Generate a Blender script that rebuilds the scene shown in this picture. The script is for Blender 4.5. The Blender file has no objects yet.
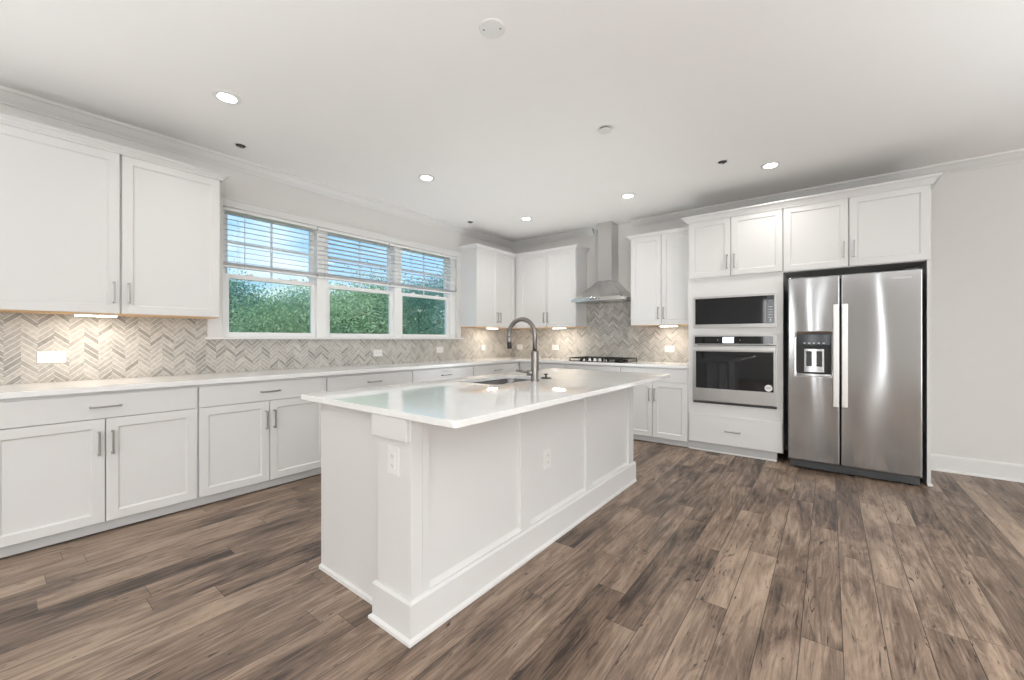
import bpy, bmesh, math, random
from mathutils import Vector, Matrix, noise
random.seed(7)
PI = math.pi
SC = bpy.context.scene
COL = SC.collection

# ------------------------------------------------------------------ camera, world, sun, big lights, exposure
YAW = 0.66; F_PX = 408.62
cam_d = bpy.data.cameras.new('camera'); cam = bpy.data.objects.new('camera', cam_d); COL.objects.link(cam)
cam.location = (4.1714, -5.3666, 1.2043); cam.rotation_euler = (PI/2, 0, YAW)
cam_d.sensor_fit = 'HORIZONTAL'; cam_d.sensor_width = 36; cam_d.lens = F_PX*36/1024
cam_d.shift_y = -0.75/1024; cam_d.clip_start = 0.05; cam_d.clip_end = 400
SC.camera = cam
SC.view_settings.view_transform = 'Standard'; SC.view_settings.look = 'None'
SC.view_settings.gamma = 1.0; SC.view_settings.use_curve_mapping = False
SC.view_settings.exposure = 0.42

def build_world():
    w = bpy.data.worlds.new('sky'); SC.world = w; w.use_nodes = True
    nt = w.node_tree; n = nt.nodes; n.clear(); L = nt.links
    out = n.new('ShaderNodeOutputWorld'); bg = n.new('ShaderNodeBackground'); L.new(bg.outputs[0], out.inputs[0])
    tc = n.new('ShaderNodeTexCoord'); sep = n.new('ShaderNodeSeparateXYZ'); L.new(tc.outputs['Generated'], sep.inputs[0])
    ramp = n.new('ShaderNodeValToRGB'); L.new(sep.outputs[2], ramp.inputs[0])
    e = ramp.color_ramp.elements
    e[0].position = 0.0; e[0].color = (.62, .78, .92, 1)
    e[1].position = 0.6; e[1].color = (.16, .36, .80, 1)
    m = e.new(0.22); m.color = (.30, .56, .95, 1)
    mp = n.new('ShaderNodeMapping'); mp.inputs['Scale'].default_value = (2.2, 2.2, 6); L.new(tc.outputs['Generated'], mp.inputs[0])
    no = n.new('ShaderNodeTexNoise'); no.inputs['Scale'].default_value = 1.6; no.inputs['Detail'].default_value = 6; L.new(mp.outputs[0], no.inputs[0])
    r2 = n.new('ShaderNodeValToRGB'); L.new(no.outputs[0], r2.inputs[0])
    r2.color_ramp.elements[0].position = .47; r2.color_ramp.elements[1].position = .68
    mix = n.new('ShaderNodeMixRGB'); L.new(r2.outputs[0], mix.inputs[0]); L.new(ramp.outputs[0], mix.inputs[1]); mix.inputs[2].default_value = (.90, .93, .96, 1)
    L.new(mix.outputs[0], bg.inputs[0]); bg.inputs[1].default_value = 1.15
build_world()

def lamp(name, kind, loc, rot, energy, color=(1, 1, 1), **kw):
    d = bpy.data.lights.new(name, kind); o = bpy.data.objects.new(name, d); COL.objects.link(o)
    o.location = loc; o.rotation_euler = rot; d.energy = energy; d.color = color
    for k, v in kw.items(): setattr(d, k, v)
    return o
lamp('sun', 'SUN', (0, 0, 20), (0, math.radians(38), math.radians(-25)), 3.2, (1, .95, .86), angle=math.radians(1))
# added area lamps standing in for unseen windows, behind and right of the camera
DAY = (.97, .985, 1)
lamp('rear_window_fill', 'AREA', (7.9, -9.85, 1.35), (PI/2, 0, 0), 105, DAY, shape='RECTANGLE', size=1.9, size_y=2.4)
lamp('rear_window_fill', 'AREA', (2.85, -9.85, 1.6), (PI/2, 0, 0), 9, DAY, shape='RECTANGLE', size=.4, size_y=1.5)
lamp('rear_sidelight', 'AREA', (3.82, -9.85, 1.38), (PI/2, 0, 0), 5, DAY, shape='RECTANGLE', size=.10, size_y=2.65)
lamp('rear_sidelight', 'AREA', (5.12, -9.85, 1.38), (PI/2, 0, 0), 4, DAY, shape='RECTANGLE', size=.08, size_y=2.65)
lamp('rear_sidelight', 'AREA', (4.12, -9.85, 1.38), (PI/2, 0, 0), 2.5, DAY, shape='RECTANGLE', size=.06, size_y=2.65)
lamp('side_window_fill', 'AREA', (8.9, -7.4, 1.35), (PI/2, 0, PI/2), 70, DAY, shape='RECTANGLE', size=3.4, size_y=2.2)
# added fill spots around camera and island, aimed up to brighten the ceiling
for x, y, e, a in ((7.0, -5.8, 330, 122), (1.8, -6.9, 122, 122), (4.6, -6.3, 215, 128), (6.9, -3.0, 230, 126), (1.25, -2.1, 40, 122), (2.4, -1.3, 26, 122)):
    lamp('ceiling_fill_spot', 'SPOT', (x, y, .35), (PI, 0, 0), e, (.90, .96, 1), spot_size=math.radians(a), spot_blend=.7, shadow_soft_size=.35)

# ------------------------------------------------------------------ materials
def new_mat(name):
    m = bpy.data.materials.new(name); m.use_nodes = True
    return m, m.node_tree.nodes, m.node_tree.links, m.node_tree.nodes['Principled BSDF']
def plain(name, col, rough=.5, metal=0., spec=.5, emis=0., mottle=0.03, mscale=6., bump=0., bscale=80.):
    m, n, L, b = new_mat(name)
    b.inputs['Roughness'].default_value = rough; b.inputs['Metallic'].default_value = metal
    b.inputs['Specular IOR Level'].default_value = spec
    tc = n.new('ShaderNodeTexCoord')
    no = n.new('ShaderNodeTexNoise'); no.inputs['Scale'].default_value = mscale; no.inputs['Detail'].default_value = 4
    L.new(tc.outputs['Object'], no.inputs[0])
    mx = n.new('ShaderNodeMixRGB'); L.new(no.outputs[0], mx.inputs[0])
    mx.inputs[1].default_value = (*[c*(1-mottle) for c in col], 1); mx.inputs[2].default_value = (*[min(1, c*(1+mottle)) for c in col], 1)
    L.new(mx.outputs[0], b.inputs['Base Color'])
    if bump:
        n2 = n.new('ShaderNodeTexNoise'); n2.inputs['Scale'].default_value = bscale; L.new(tc.outputs['Object'], n2.inputs[0])
        bp = n.new('ShaderNodeBump'); bp.inputs['Strength'].default_value = bump; bp.inputs['Distance'].default_value = .001
        L.new(n2.outputs[0], bp.inputs['Height']); L.new(bp.outputs[0], b.inputs['Normal'])
    if emis:
        b.inputs['Emission Color'].default_value = (*col, 1); b.inputs['Emission Strength'].default_value = emis
    return m
M = {}
M['wall'] = plain('wall_paint', (.70, .685, .665), .85, bump=.15, bscale=250, mottle=.01)
M['ceiling'] = plain('ceiling_paint', (.90, .885, .865), .9, bump=.15, bscale=200, mottle=.01)
M['trim'] = plain('trim_paint', (.72, .715, .70), .4, mottle=.01)
M['cab'] = plain('cabinet_paint', (.70, .695, .685), .32, mottle=.01)
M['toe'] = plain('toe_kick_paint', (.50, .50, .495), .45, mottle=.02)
M['maple'] = plain('raw_maple', (.72, .47, .25), .5, mottle=.12, mscale=14)
M['nickel'] = plain('satin_nickel', (.42, .41, .40), .32, 1., mottle=.04)
M['bright'] = plain('fine_brushed_steel', (.55, .548, .54), .34, 1., mottle=.02)
M['handle_steel'] = plain('smooth_handle_steel', (.72, .715, .70), .34, 1., mottle=.02)
M['chrome'] = plain('polished_knob_steel', (.85, .84, .82), .3, .7)
M['black'] = plain('black_plastic', (.012, .012, .013), .35, mottle=.1)
M['dark'] = plain('dark_grey_plastic', (.05, .052, .055), .4, mottle=.1)
M['darkside'] = plain('fridge_side_grey', (.010, .010, .011), .5, mottle=.1)
M['bglass'] = plain('black_appliance_glass', (.010, .011, .013), .04, mottle=.1, spec=.6)
M['panelglass'] = plain('slate_control_glass', (.045, .055, .062), .08, mottle=.2, mscale=10)
M['iron'] = plain('cast_iron', (.015, .015, .015), .6, bump=.4)
M['plastic'] = plain('white_plastic', (.76, .755, .74), .35, mottle=.01)
M['slot'] = plain('outlet_slot_shadow', (.10, .10, .10), .6)
M['blind'] = plain('white_blind_slats', (.86, .86, .85), .5, mottle=.01)
def translucent(m, f):
    n = m.node_tree.nodes; L = m.node_tree.links; b = n['Principled BSDF']; t = n.new('ShaderNodeBsdfTranslucent'); t.inputs[0].default_value = (.85, .87, .88, 1)
    x = n.new('ShaderNodeMixShader'); x.inputs[0].default_value = f; L.new(b.outputs[0], x.inputs[1]); L.new(t.outputs[0], x.inputs[2]); L.new(x.outputs[0], n['Material Output'].inputs[0])
translucent(M['blind'], .65)
M['cord'] = plain('blind_cord', (.80, .78, .72), .8)
M['vinyl'] = plain('white_vinyl', (.84, .84, .83), .35, mottle=.01)
M['lens'] = plain('lit_downlight_lens', (1, .97, .92), .4, emis=14, mottle=0)
M['strip'] = plain('lit_strip_lens', (1, .95, .87), .4, emis=7, mottle=0)
M['screen_lit'] = plain('lit_display', (.9, .95, 1.), .3, emis=1.3, mottle=0)
M['print'] = plain('pale_printing', (.70, .72, .74), .5, emis=0.)
M['sticker'] = plain('round_sticker', (.80, .80, .78), .5, mottle=.05)
M['bark'] = plain('tree_bark', (.10, .075, .055), .9, mottle=.4, mscale=8)
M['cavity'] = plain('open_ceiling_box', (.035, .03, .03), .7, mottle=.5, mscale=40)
M['grass'] = plain('grass', (.10, .16, .05), .9, mottle=.4, mscale=.6)

def steel(name, col=(.41, .415, .42), rough=.12, aniso=.93, rot=0.25, streak=(160, 160, 1.0), bstr=.05):
    m, n, L, b = new_mat(name)
    b.inputs['Metallic'].default_value = 1; b.inputs['Anisotropic'].default_value = aniso
    b.inputs['Anisotropic Rotation'].default_value = rot
    tg = n.new('ShaderNodeTangent'); tg.direction_type = 'RADIAL'; tg.axis = 'Z'; L.new(tg.outputs[0], b.inputs['Tangent'])
    tc = n.new('ShaderNodeTexCoord'); mp = n.new('ShaderNodeMapping'); mp.inputs['Scale'].default_value = streak
    L.new(tc.outputs['Object'], mp.inputs[0])
    no = n.new('ShaderNodeTexNoise'); no.inputs['Scale'].default_value = 4; no.inputs['Detail'].default_value = 5; L.new(mp.outputs[0], no.inputs[0])
    mr = n.new('ShaderNodeMapRange'); L.new(no.outputs[0], mr.inputs[0]); mr.inputs[3].default_value = rough*.92; mr.inputs[4].default_value = rough*1.1
    L.new(mr.outputs[0], b.inputs['Roughness'])
    mx = n.new('ShaderNodeMixRGB'); L.new(no.outputs[0], mx.inputs[0])
    mx.inputs[1].default_value = (*[c*.94 for c in col], 1); mx.inputs[2].default_value = (*[c*1.06 for c in col], 1)
    L.new(mx.outputs[0], b.inputs['Base Color'])
    return m
M['steel'] = steel('brushed_stainless')
M['hood'] = steel('hood_stainless', (.64, .63, .62), .24, .6)
M['sink'] = steel('sink_stainless', (.22, .22, .22), .35, .0)
M['faucet'] = plain('spot_resist_stainless', (.27, .255, .24), .34, 1., mottle=.08, mscale=60)

def quartz():
    m, n, L, b = new_mat('white_quartz')
    tc = n.new('ShaderNodeTexCoord')
    no = n.new('ShaderNodeTexNoise'); no.inputs['Scale'].default_value = 3; no.inputs['Detail'].default_value = 8; no.inputs['Distortion'].default_value = 1.2
    L.new(tc.outputs['Object'], no.inputs[0])
    r = n.new('ShaderNodeValToRGB'); L.new(no.outputs[0], r.inputs[0])
    r.color_ramp.elements[0].color = (.83, .828, .82, 1); r.color_ramp.elements[1].color = (.88, .878, .87, 1)
    r.color_ramp.elements[0].position = .35; r.color_ramp.elements[1].position = .65
    L.new(r.outputs[0], b.inputs['Base Color']); b.inputs['Roughness'].default_value = .03; b.inputs['Specular IOR Level'].default_value = .7
    return m
M['quartz'] = quartz()

def mth(n, L, op, a, b=None, c=None):
    x = n.new('ShaderNodeMath'); x.operation = op
    for i, v in enumerate((a, b, c)):
        if v is None: continue
        if isinstance(v, (int, float)): x.inputs[i].default_value = v
        else: L.new(v, x.inputs[i])
    return x.outputs[0]

def tile_mat():
    m, n, L, b = new_mat('herringbone_tile')
    g = n.new('ShaderNodeNewGeometry'); sp = n.new('ShaderNodeSeparateXYZ'); L.new(g.outputs['Position'], sp.inputs[0])
    W, Pp = .0715, .038
    u = mth(n, L, 'DIVIDE', mth(n, L, 'ADD', sp.outputs[0], mth(n, L, 'SUBTRACT', sp.outputs[1], -20.017)), W)
    colm = mth(n, L, 'FLOOR', u); fr = mth(n, L, 'FRACT', u)
    tri = mth(n, L, 'PINGPONG', u, 1.0)
    v = mth(n, L, 'DIVIDE', mth(n, L, 'SUBTRACT', sp.outputs[2], mth(n, L, 'MULTIPLY', tri, W*.9)), Pp)
    v = mth(n, L, 'ADD', v, mth(n, L, 'MULTIPLY', mth(n, L, 'MODULO', colm, 2), .5))
    bar = mth(n, L, 'FLOOR', v); fv = mth(n, L, 'FRACT', v)
    g1 = mth(n, L, 'LESS_THAN', fv, .14)
    g2 = mth(n, L, 'LESS_THAN', fr, .035); g3 = mth(n, L, 'GREATER_THAN', fr, .965)
    gr = g1
    cb = n.new('ShaderNodeCombineXYZ'); L.new(colm, cb.inputs[0]); L.new(bar, cb.inputs[1])
    wn = n.new('ShaderNodeTexWhiteNoise'); L.new(cb.outputs[0], wn.inputs[0])
    r = n.new('ShaderNodeValToRGB'); L.new(wn.outputs[0], r.inputs[0])
    e = r.color_ramp.elements
    e[0].position = 0; e[0].color = (.29, .275, .25, 1); e[1].position = 1; e[1].color = (.52, .495, .45, 1)
    k = e.new(.25); k.color = (.38, .36, .325, 1); k = e.new(.6); k.color = (.45, .428, .39, 1)
    mp = n.new('ShaderNodeMapping'); mp.inputs['Scale'].default_value = (1, 1, 1); L.new(g.outputs['Position'], mp.inputs[0])
    no = n.new('ShaderNodeTexNoise'); no.inputs['Scale'].default_value = 45; no.inputs['Detail'].default_value = 4; L.new(mp.outputs[0], no.inputs[0])
    mv = n.new('ShaderNodeMixRGB'); mv.blend_type = 'OVERLAY'; mv.inputs[0].default_value = .35; L.new(r.outputs[0], mv.inputs[1]); L.new(no.outputs[0], mv.inputs[2])
    mx = n.new('ShaderNodeMixRGB'); L.new(gr, mx.inputs[0]); L.new(mv.outputs[0], mx.inputs[1]); mx.inputs[2].default_value = (.66, .65, .62, 1)
    L.new(mx.outputs[0], b.inputs['Base Color'])
    rr = mth(n, L, 'ADD', mth(n, L, 'MULTIPLY', gr, .4), .28); L.new(rr, b.inputs['Roughness'])
    bp = n.new('ShaderNodeBump'); bp.inputs['Strength'].default_value = .4; bp.inputs['Distance'].default_value = .001
    L.new(mth(n, L, 'SUBTRACT', 1.0, gr), bp.inputs['Height']); L.new(bp.outputs[0], b.inputs['Normal'])
    return m
M['tile'] = tile_mat()

def floor_mat():
    m, n, L, b = new_mat('rustic_oak_planks')
    g = n.new('ShaderNodeNewGeometry'); sp = n.new('ShaderNodeSeparateXYZ'); L.new(g.outputs['Position'], sp.inputs[0])
    PW, PL = .134, 1.25
    xr = mth(n, L, 'DIVIDE', mth(n, L, 'ADD', sp.outputs[0], 20.04), PW)
    row = mth(n, L, 'FLOOR', xr); fx = mth(n, L, 'FRACT', xr)
    w1 = n.new('ShaderNodeTexWhiteNoise'); w1.noise_dimensions = '1D'; L.new(row, w1.inputs['W'])
    yr = mth(n, L, 'ADD', mth(n, L, 'DIVIDE', sp.outputs[1], PL), mth(n, L, 'MULTIPLY', w1.outputs[0], 7.3))
    pl = mth(n, L, 'FLOOR', yr); fy = mth(n, L, 'FRACT', yr)
    cb = n.new('ShaderNodeCombineXYZ'); L.new(row, cb.inputs[0]); L.new(pl, cb.inputs[1])
    wn = n.new('ShaderNodeTexWhiteNoise'); L.new(cb.outputs[0], wn.inputs[0])
    def coords(sx, sy, off):
        c = n.new('ShaderNodeCombineXYZ')
        L.new(mth(n, L, 'ADD', mth(n, L, 'MULTIPLY', sp.outputs[0], sx), mth(n, L, 'MULTIPLY', wn.outputs[0], off)), c.inputs[0])
        L.new(mth(n, L, 'ADD', mth(n, L, 'MULTIPLY', sp.outputs[1], sy), mth(n, L, 'MULTIPLY', wn.outputs[0], off*1.7)), c.inputs[1])
        return c.outputs[0]
    def nz(co, sc, det, dist, rough=.6):
        t = n.new('ShaderNodeTexNoise'); L.new(co, t.inputs[0]); t.inputs['Scale'].default_value = sc
        t.inputs['Detail'].default_value = det; t.inputs['Distortion'].default_value = dist; t.inputs['Roughness'].default_value = rough
        return t.outputs[0]
    fine = nz(coords(70, 2.2, 40), 1, 7, 1.0, .72)
    broad = nz(coords(10, 1.5, 20), 1, 7, 2.6, .68)
    patch = nz(coords(3.0, .9, 9), 1, 3, .8)
    knot = nz(coords(26, 4.2, 60), 1, 3, 2.6)
    s = mth(n, L, 'ADD', mth(n, L, 'MULTIPLY', broad, .54), mth(n, L, 'MULTIPLY', fine, .46))
    s = mth(n, L, 'ADD', s, mth(n, L, 'MULTIPLY', mth(n, L, 'SUBTRACT', patch, .5), .60))
    s = mth(n, L, 'ADD', s, mth(n, L, 'MULTIPLY', mth(n, L, 'SUBTRACT', wn.outputs[0], .5), .13))
    r = n.new('ShaderNodeValToRGB'); L.new(s, r.inputs[0]); e = r.color_ramp.elements
    e[0].position = .33; e[0].color = (.036, .024, .018, 1); e[1].position = .72; e[1].color = (.46, .345, .255, 1)
    for p_, c_ in ((.40, (.115, .077, .055)), (.49, (.20, .139, .100)), (.59, (.325, .236, .174))):
        k = e.new(p_); k.color = (*c_, 1)
    kr = n.new('ShaderNodeValToRGB'); L.new(knot, kr.inputs[0]); kr.color_ramp.elements[0].position = .29; kr.color_ramp.elements[1].position = .38
    km = n.new('ShaderNodeMixRGB'); L.new(kr.outputs[0], km.inputs[0]); km.inputs[1].default_value = (.030, .021, .017, 1); L.new(r.outputs[0], km.inputs[2])
    gx = mth(n, L, 'MAXIMUM', mth(n, L, 'LESS_THAN', fx, .014), mth(n, L, 'GREATER_THAN', fx, .986))
    gy = mth(n, L, 'LESS_THAN', fy, .0022)
    gap = mth(n, L, 'MAXIMUM', gx, gy)
    gm = n.new('ShaderNodeMixRGB'); L.new(mth(n, L, 'MULTIPLY', gap, .7), gm.inputs[0]); L.new(km.outputs[0], gm.inputs[1]); gm.inputs[2].default_value = (.022, .016, .013, 1)
    L.new(gm.outputs[0], b.inputs['Base Color'])
    ro = mth(n, L, 'ADD', .30, mth(n, L, 'MULTIPLY', fine, .22)); L.new(ro, b.inputs['Roughness'])
    bp = n.new('ShaderNodeBump'); bp.inputs['Strength'].default_value = .35; bp.inputs['Distance'].default_value = .0012
    L.new(mth(n, L, 'SUBTRACT', fine, gap), bp.inputs['Height']); L.new(bp.outputs[0], b.inputs['Normal'])
    return m
M['floor'] = floor_mat()

def glass_mat(name, tint, gloss=.06, dark=0.):
    m, n, L, b = new_mat(name); n.remove(b); out = n['Material Output']
    tr = n.new('ShaderNodeBsdfTransparent'); tr.inputs[0].default_value = (*tint, 1)
    gl = n.new('ShaderNodeBsdfGlossy'); gl.inputs['Roughness'].default_value = .02
    fz = n.new('ShaderNodeLayerWeight'); fz.inputs[0].default_value = .5
    fac = mth(n, L, 'ADD', mth(n, L, 'MULTIPLY', mth(n, L, 'POWER', fz.outputs['Facing'], 5.0), .9), .04)
    mx = n.new('ShaderNodeMixShader'); L.new(fac, mx.inputs[0]); L.new(tr.outputs[0], mx.inputs[1]); L.new(gl.outputs[0], mx.inputs[2])
    last = mx.outputs[0]
    if dark:
        df = n.new('ShaderNodeBsdfDiffuse'); df.inputs[0].default_value = (.10, .10, .10, 1)
        m2 = n.new('ShaderNodeMixShader'); m2.inputs[0].default_value = dark; L.new(tr.outputs[0], m2.inputs[1]); L.new(df.outputs[0], m2.inputs[2]); last = m2.outputs[0]
    L.new(last, out.inputs[0]); return m
M['glass'] = glass_mat('window_glass', (.93, .97, .95))
M['mesh'] = glass_mat('insect_screen', (.94, 1, .97), dark=.08)

def leaf_mat(name, c1, c2):
    m, n, L, b = new_mat(name)
    oi = n.new('ShaderNodeTexCoord'); no = n.new('ShaderNodeTexNoise'); no.inputs['Scale'].default_value = 1.1; no.inputs['Detail'].default_value = 6
    L.new(oi.outputs['Object'], no.inputs[0])
    r = n.new('ShaderNodeValToRGB'); L.new(no.outputs[0], r.inputs[0]); r.color_ramp.elements[0].color = (*c1, 1); r.color_ramp.elements[1].color = (*c2, 1)
    r.color_ramp.elements[0].position = .36; r.color_ramp.elements[1].position = .64
    L.new(r.outputs[0], b.inputs['Base Color']); b.inputs['Roughness'].default_value = .55
    tr = n.new('ShaderNodeBsdfTranslucent'); L.new(r.outputs[0], tr.inputs[0])
    mx = n.new('ShaderNodeMixShader'); mx.inputs[0].default_value = .35; L.new(b.outputs[0], mx.inputs[1]); L.new(tr.outputs[0], mx.inputs[2])
    L.new(mx.outputs[0], n['Material Output'].inputs[0]); return m
M['leafA'] = leaf_mat('blue_green_leaves', (.15, .30, .24), (.30, .47, .38))
M['leafB'] = leaf_mat('yellow_green_leaves', (.27, .40, .22), (.44, .56, .34))

# ------------------------------------------------------------------ mesh helpers
def link_mesh(name, bm, mat, parent=None, bevel=0., smooth=False, seg=2):
    bmesh.ops.recalc_face_normals(bm, faces=bm.faces)
    me = bpy.data.meshes.new(name); bm.to_mesh(me); bm.free()
    mats = mat if isinstance(mat, (list, tuple)) else [mat]
    for x in mats: me.materials.append(M[x] if isinstance(x, str) else x)
    o = bpy.data.objects.new(name, me); COL.objects.link(o)
    if parent is not None: o.parent = parent
    if smooth:
        for p in me.polygons: p.use_smooth = True
    if bevel:
        md = o.modifiers.new('bevel', 'BEVEL'); md.width = bevel; md.segments = seg; md.limit_method = 'ANGLE'; md.angle_limit = math.radians(40)
        md.harden_normals = False
    return o
def thing(name, label, cat, loc=(0, 0, 0), rotz=0., group=None):
    o = bpy.data.objects.new(name, None); COL.objects.link(o); o.empty_display_size = .1
    o.location = loc; o.rotation_euler = (0, 0, rotz)
    o['label'] = label; o['category'] = cat
    if group: o['group'] = group
    return o
def tag(o, label, cat, group=None):
    o['label'] = label; o['category'] = cat
    if group: o['group'] = group
    return o
def struct(o, label=None):
    o['kind'] = 'structure'
    if label: o['label'] = label
    return o
def bx(bm, x0, x1, y0, y1, z0, z1):
    v = [bm.verts.new((x, y, z)) for z in (z0, z1) for y in (y0, y1) for x in (x0, x1)]
    for f in ((0, 1, 3, 2), (4, 6, 7, 5), (0, 4, 5, 1), (2, 3, 7, 6), (0, 2, 6, 4), (1, 5, 7, 3)): bm.faces.new([v[i] for i in f])
def boxes(name, L, mat, parent=None, bevel=0.):
    bm = bmesh.new()
    for b in L: bx(bm, *b)
    return link_mesh(name, bm, mat, parent, bevel)
def tube_into(bm, pts, r, seg=12, caps=True):
    pts = [Vector(p) for p in pts]; rs = r if isinstance(r, (list, tuple)) else [r]*len(pts)
    t = (pts[1]-pts[0]).normalized(); a = Vector((0, 0, 1)) if abs(t.z) < .9 else Vector((1, 0, 0)); nrm = t.cross(a).normalized()
    rings = []
    for i, p in enumerate(pts):
        if i == 0: t2 = (pts[1]-pts[0])
        elif i == len(pts)-1: t2 = (pts[-1]-pts[-2])
        else: t2 = (pts[i+1]-pts[i-1])
        t2.normalize(); nrm = (nrm - t2*nrm.dot(t2)).normalized(); bn = t2.cross(nrm)
        rings.append([bm.verts.new(p+(nrm*math.cos(k*2*PI/seg)+bn*math.sin(k*2*PI/seg))*rs[i]) for k in range(seg)])
    for a_, b_ in zip(rings, rings[1:]):
        for k in range(seg): bm.faces.new((a_[k], a_[(k+1) % seg], b_[(k+1) % seg], b_[k]))
    if caps: bm.faces.new(rings[0][::-1]); bm.faces.new(rings[-1])
def tube(name, pts, r, mat, parent=None, seg=14, smooth=True):
    bm = bmesh.new(); tube_into(bm, pts, r, seg); return link_mesh(name, bm, mat, parent, smooth=smooth)
def lathe_into(bm, prof, c=(0, 0, 0), seg=32, axis='Z', caps=True):
    rings = []
    for r, h in prof:
        ring = []
        for k in range(seg):
            a = 2*PI*k/seg; p = (r*math.cos(a), r*math.sin(a), h)
            if axis == 'Y': p = (p[0], p[2], p[1])
            if axis == 'X': p = (p[2], p[0], p[1])
            ring.append(bm.verts.new((p[0]+c[0], p[1]+c[1], p[2]+c[2])))
        rings.append(ring)
    for a_, b_ in zip(rings, rings[1:]):
        for k in range(seg): bm.faces.new((a_[k], a_[(k+1) % seg], b_[(k+1) % seg], b_[k]))
    if caps: bm.faces.new(rings[0]); bm.faces.new(rings[-1])
def lathe(name, prof, mat, parent=None, c=(0, 0, 0), seg=32, axis='Z', smooth=False, bevel=0.):
    bm = bmesh.new(); lathe_into(bm, prof, c, seg, axis); return link_mesh(name, bm, mat, parent, bevel=bevel, smooth=smooth)
def molding(name, path, prof, mat, parent=None, side=1):
    """sweep a profile [(offset, z)] along a horizontal path with mitred corners; offset to the left (side=1) of travel"""
    pts = [Vector((p[0], p[1])) for p in path]; vs = []
    ns = []
    for a, b in zip(pts, pts[1:]):
        d = (b-a).normalized(); ns.append(Vector((-d.y, d.x))*side)
    for i, p in enumerate(pts):
        if i == 0: n_ = ns[0]
        elif i == len(pts)-1: n_ = ns[-1]
        else: n_ = (ns[i-1]+ns[i])/(1+ns[i-1].dot(ns[i]))
        vs.append(n_)
    bm = bmesh.new(); rings = []
    for p, n_ in zip(pts, vs):
        rings.append([bm.verts.new((p.x+n_.x*o, p.y+n_.y*o, z)) for o, z in prof])
    k = len(prof)
    for a_, b_ in zip(rings, rings[1:]):
        for j in range(k): bm.faces.new((a_[j], a_[(j+1) % k], b_[(j+1) % k], b_[j]))
    bm.faces.new(rings[0]); bm.faces.new(rings[-1])
    return link_mesh(name, bm, mat, parent)
def rrect(x0, x1, y0, y1, r, n=8):
    out = []
    for cx, cy, a0 in ((x1-r, y1-r, 0), (x0+r, y1-r, PI/2), (x0+r, y0+r, PI), (x1-r, y0+r, 3*PI/2)):
        for i in range(n+1):
            a = a0+PI/2*i/n; out.append((cx+r*math.cos(a), cy+r*math.sin(a)))
    return out
def slab(name, loops, z0, z1, mat, parent=None, edge=.0018):
    """flat slab with outline loops[0] and holes loops[1:], eased edges"""
    cu = bpy.data.curves.new(name, 'CURVE'); cu.dimensions = '2D'; cu.fill_mode = 'BOTH'
    for lp in loops:
        s = cu.splines.new('POLY'); s.points.add(len(lp)-1); s.use_cyclic_u = True
        for p, q in zip(s.points, lp): p.co = (q[0], q[1], 0, 1)
    h = (z1-z0)/2; cu.extrude = h-edge; cu.bevel_depth = edge; cu.bevel_resolution = 2; cu.offset = -edge
    t = bpy.data.objects.new('t', cu); COL.objects.link(t); bpy.context.view_layer.update()
    me = bpy.data.meshes.new_from_object(t.evaluated_get(bpy.context.evaluated_depsgraph_get()))
    bpy.data.objects.remove(t); bpy.data.curves.remove(cu)
    me.transform(Matrix.Translation((0, 0, (z0+z1)/2))); me.name = name
    for p in me.polygons: p.use_smooth = False
    me.materials.clear(); me.materials.append(M[mat])
    o = bpy.data.objects.new(name, me); COL.objects.link(o)
    if parent is not None: o.parent = parent
    return o
def text(name, s, size, loc, rot, mat, parent, depth=.0006):
    cu = bpy.data.curves.new(name, 'FONT'); cu.body = s; cu.size = size; cu.extrude = depth; cu.align_x = 'CENTER'; cu.align_y = 'CENTER'
    t = bpy.data.objects.new('t', cu); COL.objects.link(t); bpy.context.view_layer.update()
    me = bpy.data.meshes.new_from_object(t.evaluated_get(bpy.context.evaluated_depsgraph_get()))
    bpy.data.objects.remove(t); bpy.data.curves.remove(cu); me.materials.clear(); me.materials.append(M[mat])
    me.transform(Matrix.Translation(loc) @ rot.to_4x4()); o = bpy.data.objects.new(name, me); COL.objects.link(o); o.parent = parent
    return o
FACE_Y = Matrix.Rotation(PI/2, 3, 'X')      # text facing -Y

def copy_tree(o, parent=None):
    c = o.copy(); COL.objects.link(c); c.parent = parent
    for ch in list(o.children): copy_tree(ch, c)
    return c

# ------------------------------------------------------------------ cabinets (local frame: x right, -y front, z up)
TD = .022
def shaker(name, x0, x1, z0, z1, yf, parent, stile=.055, rec=.0095, mat='cab'):
    """five-piece door: outer slab with a recessed panel and a small bevelled bead"""
    bm = bmesh.new(); y = yf; yb = yf+TD
    def ring(i, yy): return [bm.verts.new(p) for p in ((x0+i, yy, z0+i), (x1-i, yy, z0+i), (x1-i, yy, z1-i), (x0+i, yy, z1-i))]
    R = [ring(0, yb), ring(0, y+.0015), ring(.0015, y), ring(stile, y), ring(stile+.002, y+.003), ring(stile+.009, y+rec)]
    for a_, b_ in zip(R, R[1:]):
        for k in range(4): bm.faces.new((a_[k], a_[(k+1) % 4], b_[(k+1) % 4], b_[k]))
    bm.faces.new(R[0]); bm.faces.new(R[-1])
    return link_mesh(name, bm, mat, parent)
def slab_front(name, x0, x1, z0, z1, yf, parent):
    return boxes(name, [(x0, x1, yf, yf+TD, z0, z1)], 'cab', parent, .0018)
def pull(parent, x, z, yf, vertical, L=.145):
    bm = bmesh.new(); w = .0055; o = .030
    if vertical:
        bx(bm, x-w, x+w, yf-o-.008, yf-o, z-L/2, z+L/2)
        for s in (-1, 1): bx(bm, x-w, x+w, yf-o, yf, z+s*(L/2-.006)-w, z+s*(L/2-.006)+w)
    else:
        bx(bm, x-L/2, x+L/2, yf-o-.008, yf-o, z-w, z+w)
        for s in (-1, 1): bx(bm, x+s*(L/2-.006)-w, x+s*(L/2-.006)+w, yf-o, yf, z-w, z+w)
    return link_mesh('handle', bm, 'nickel', parent, .0012)
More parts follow.
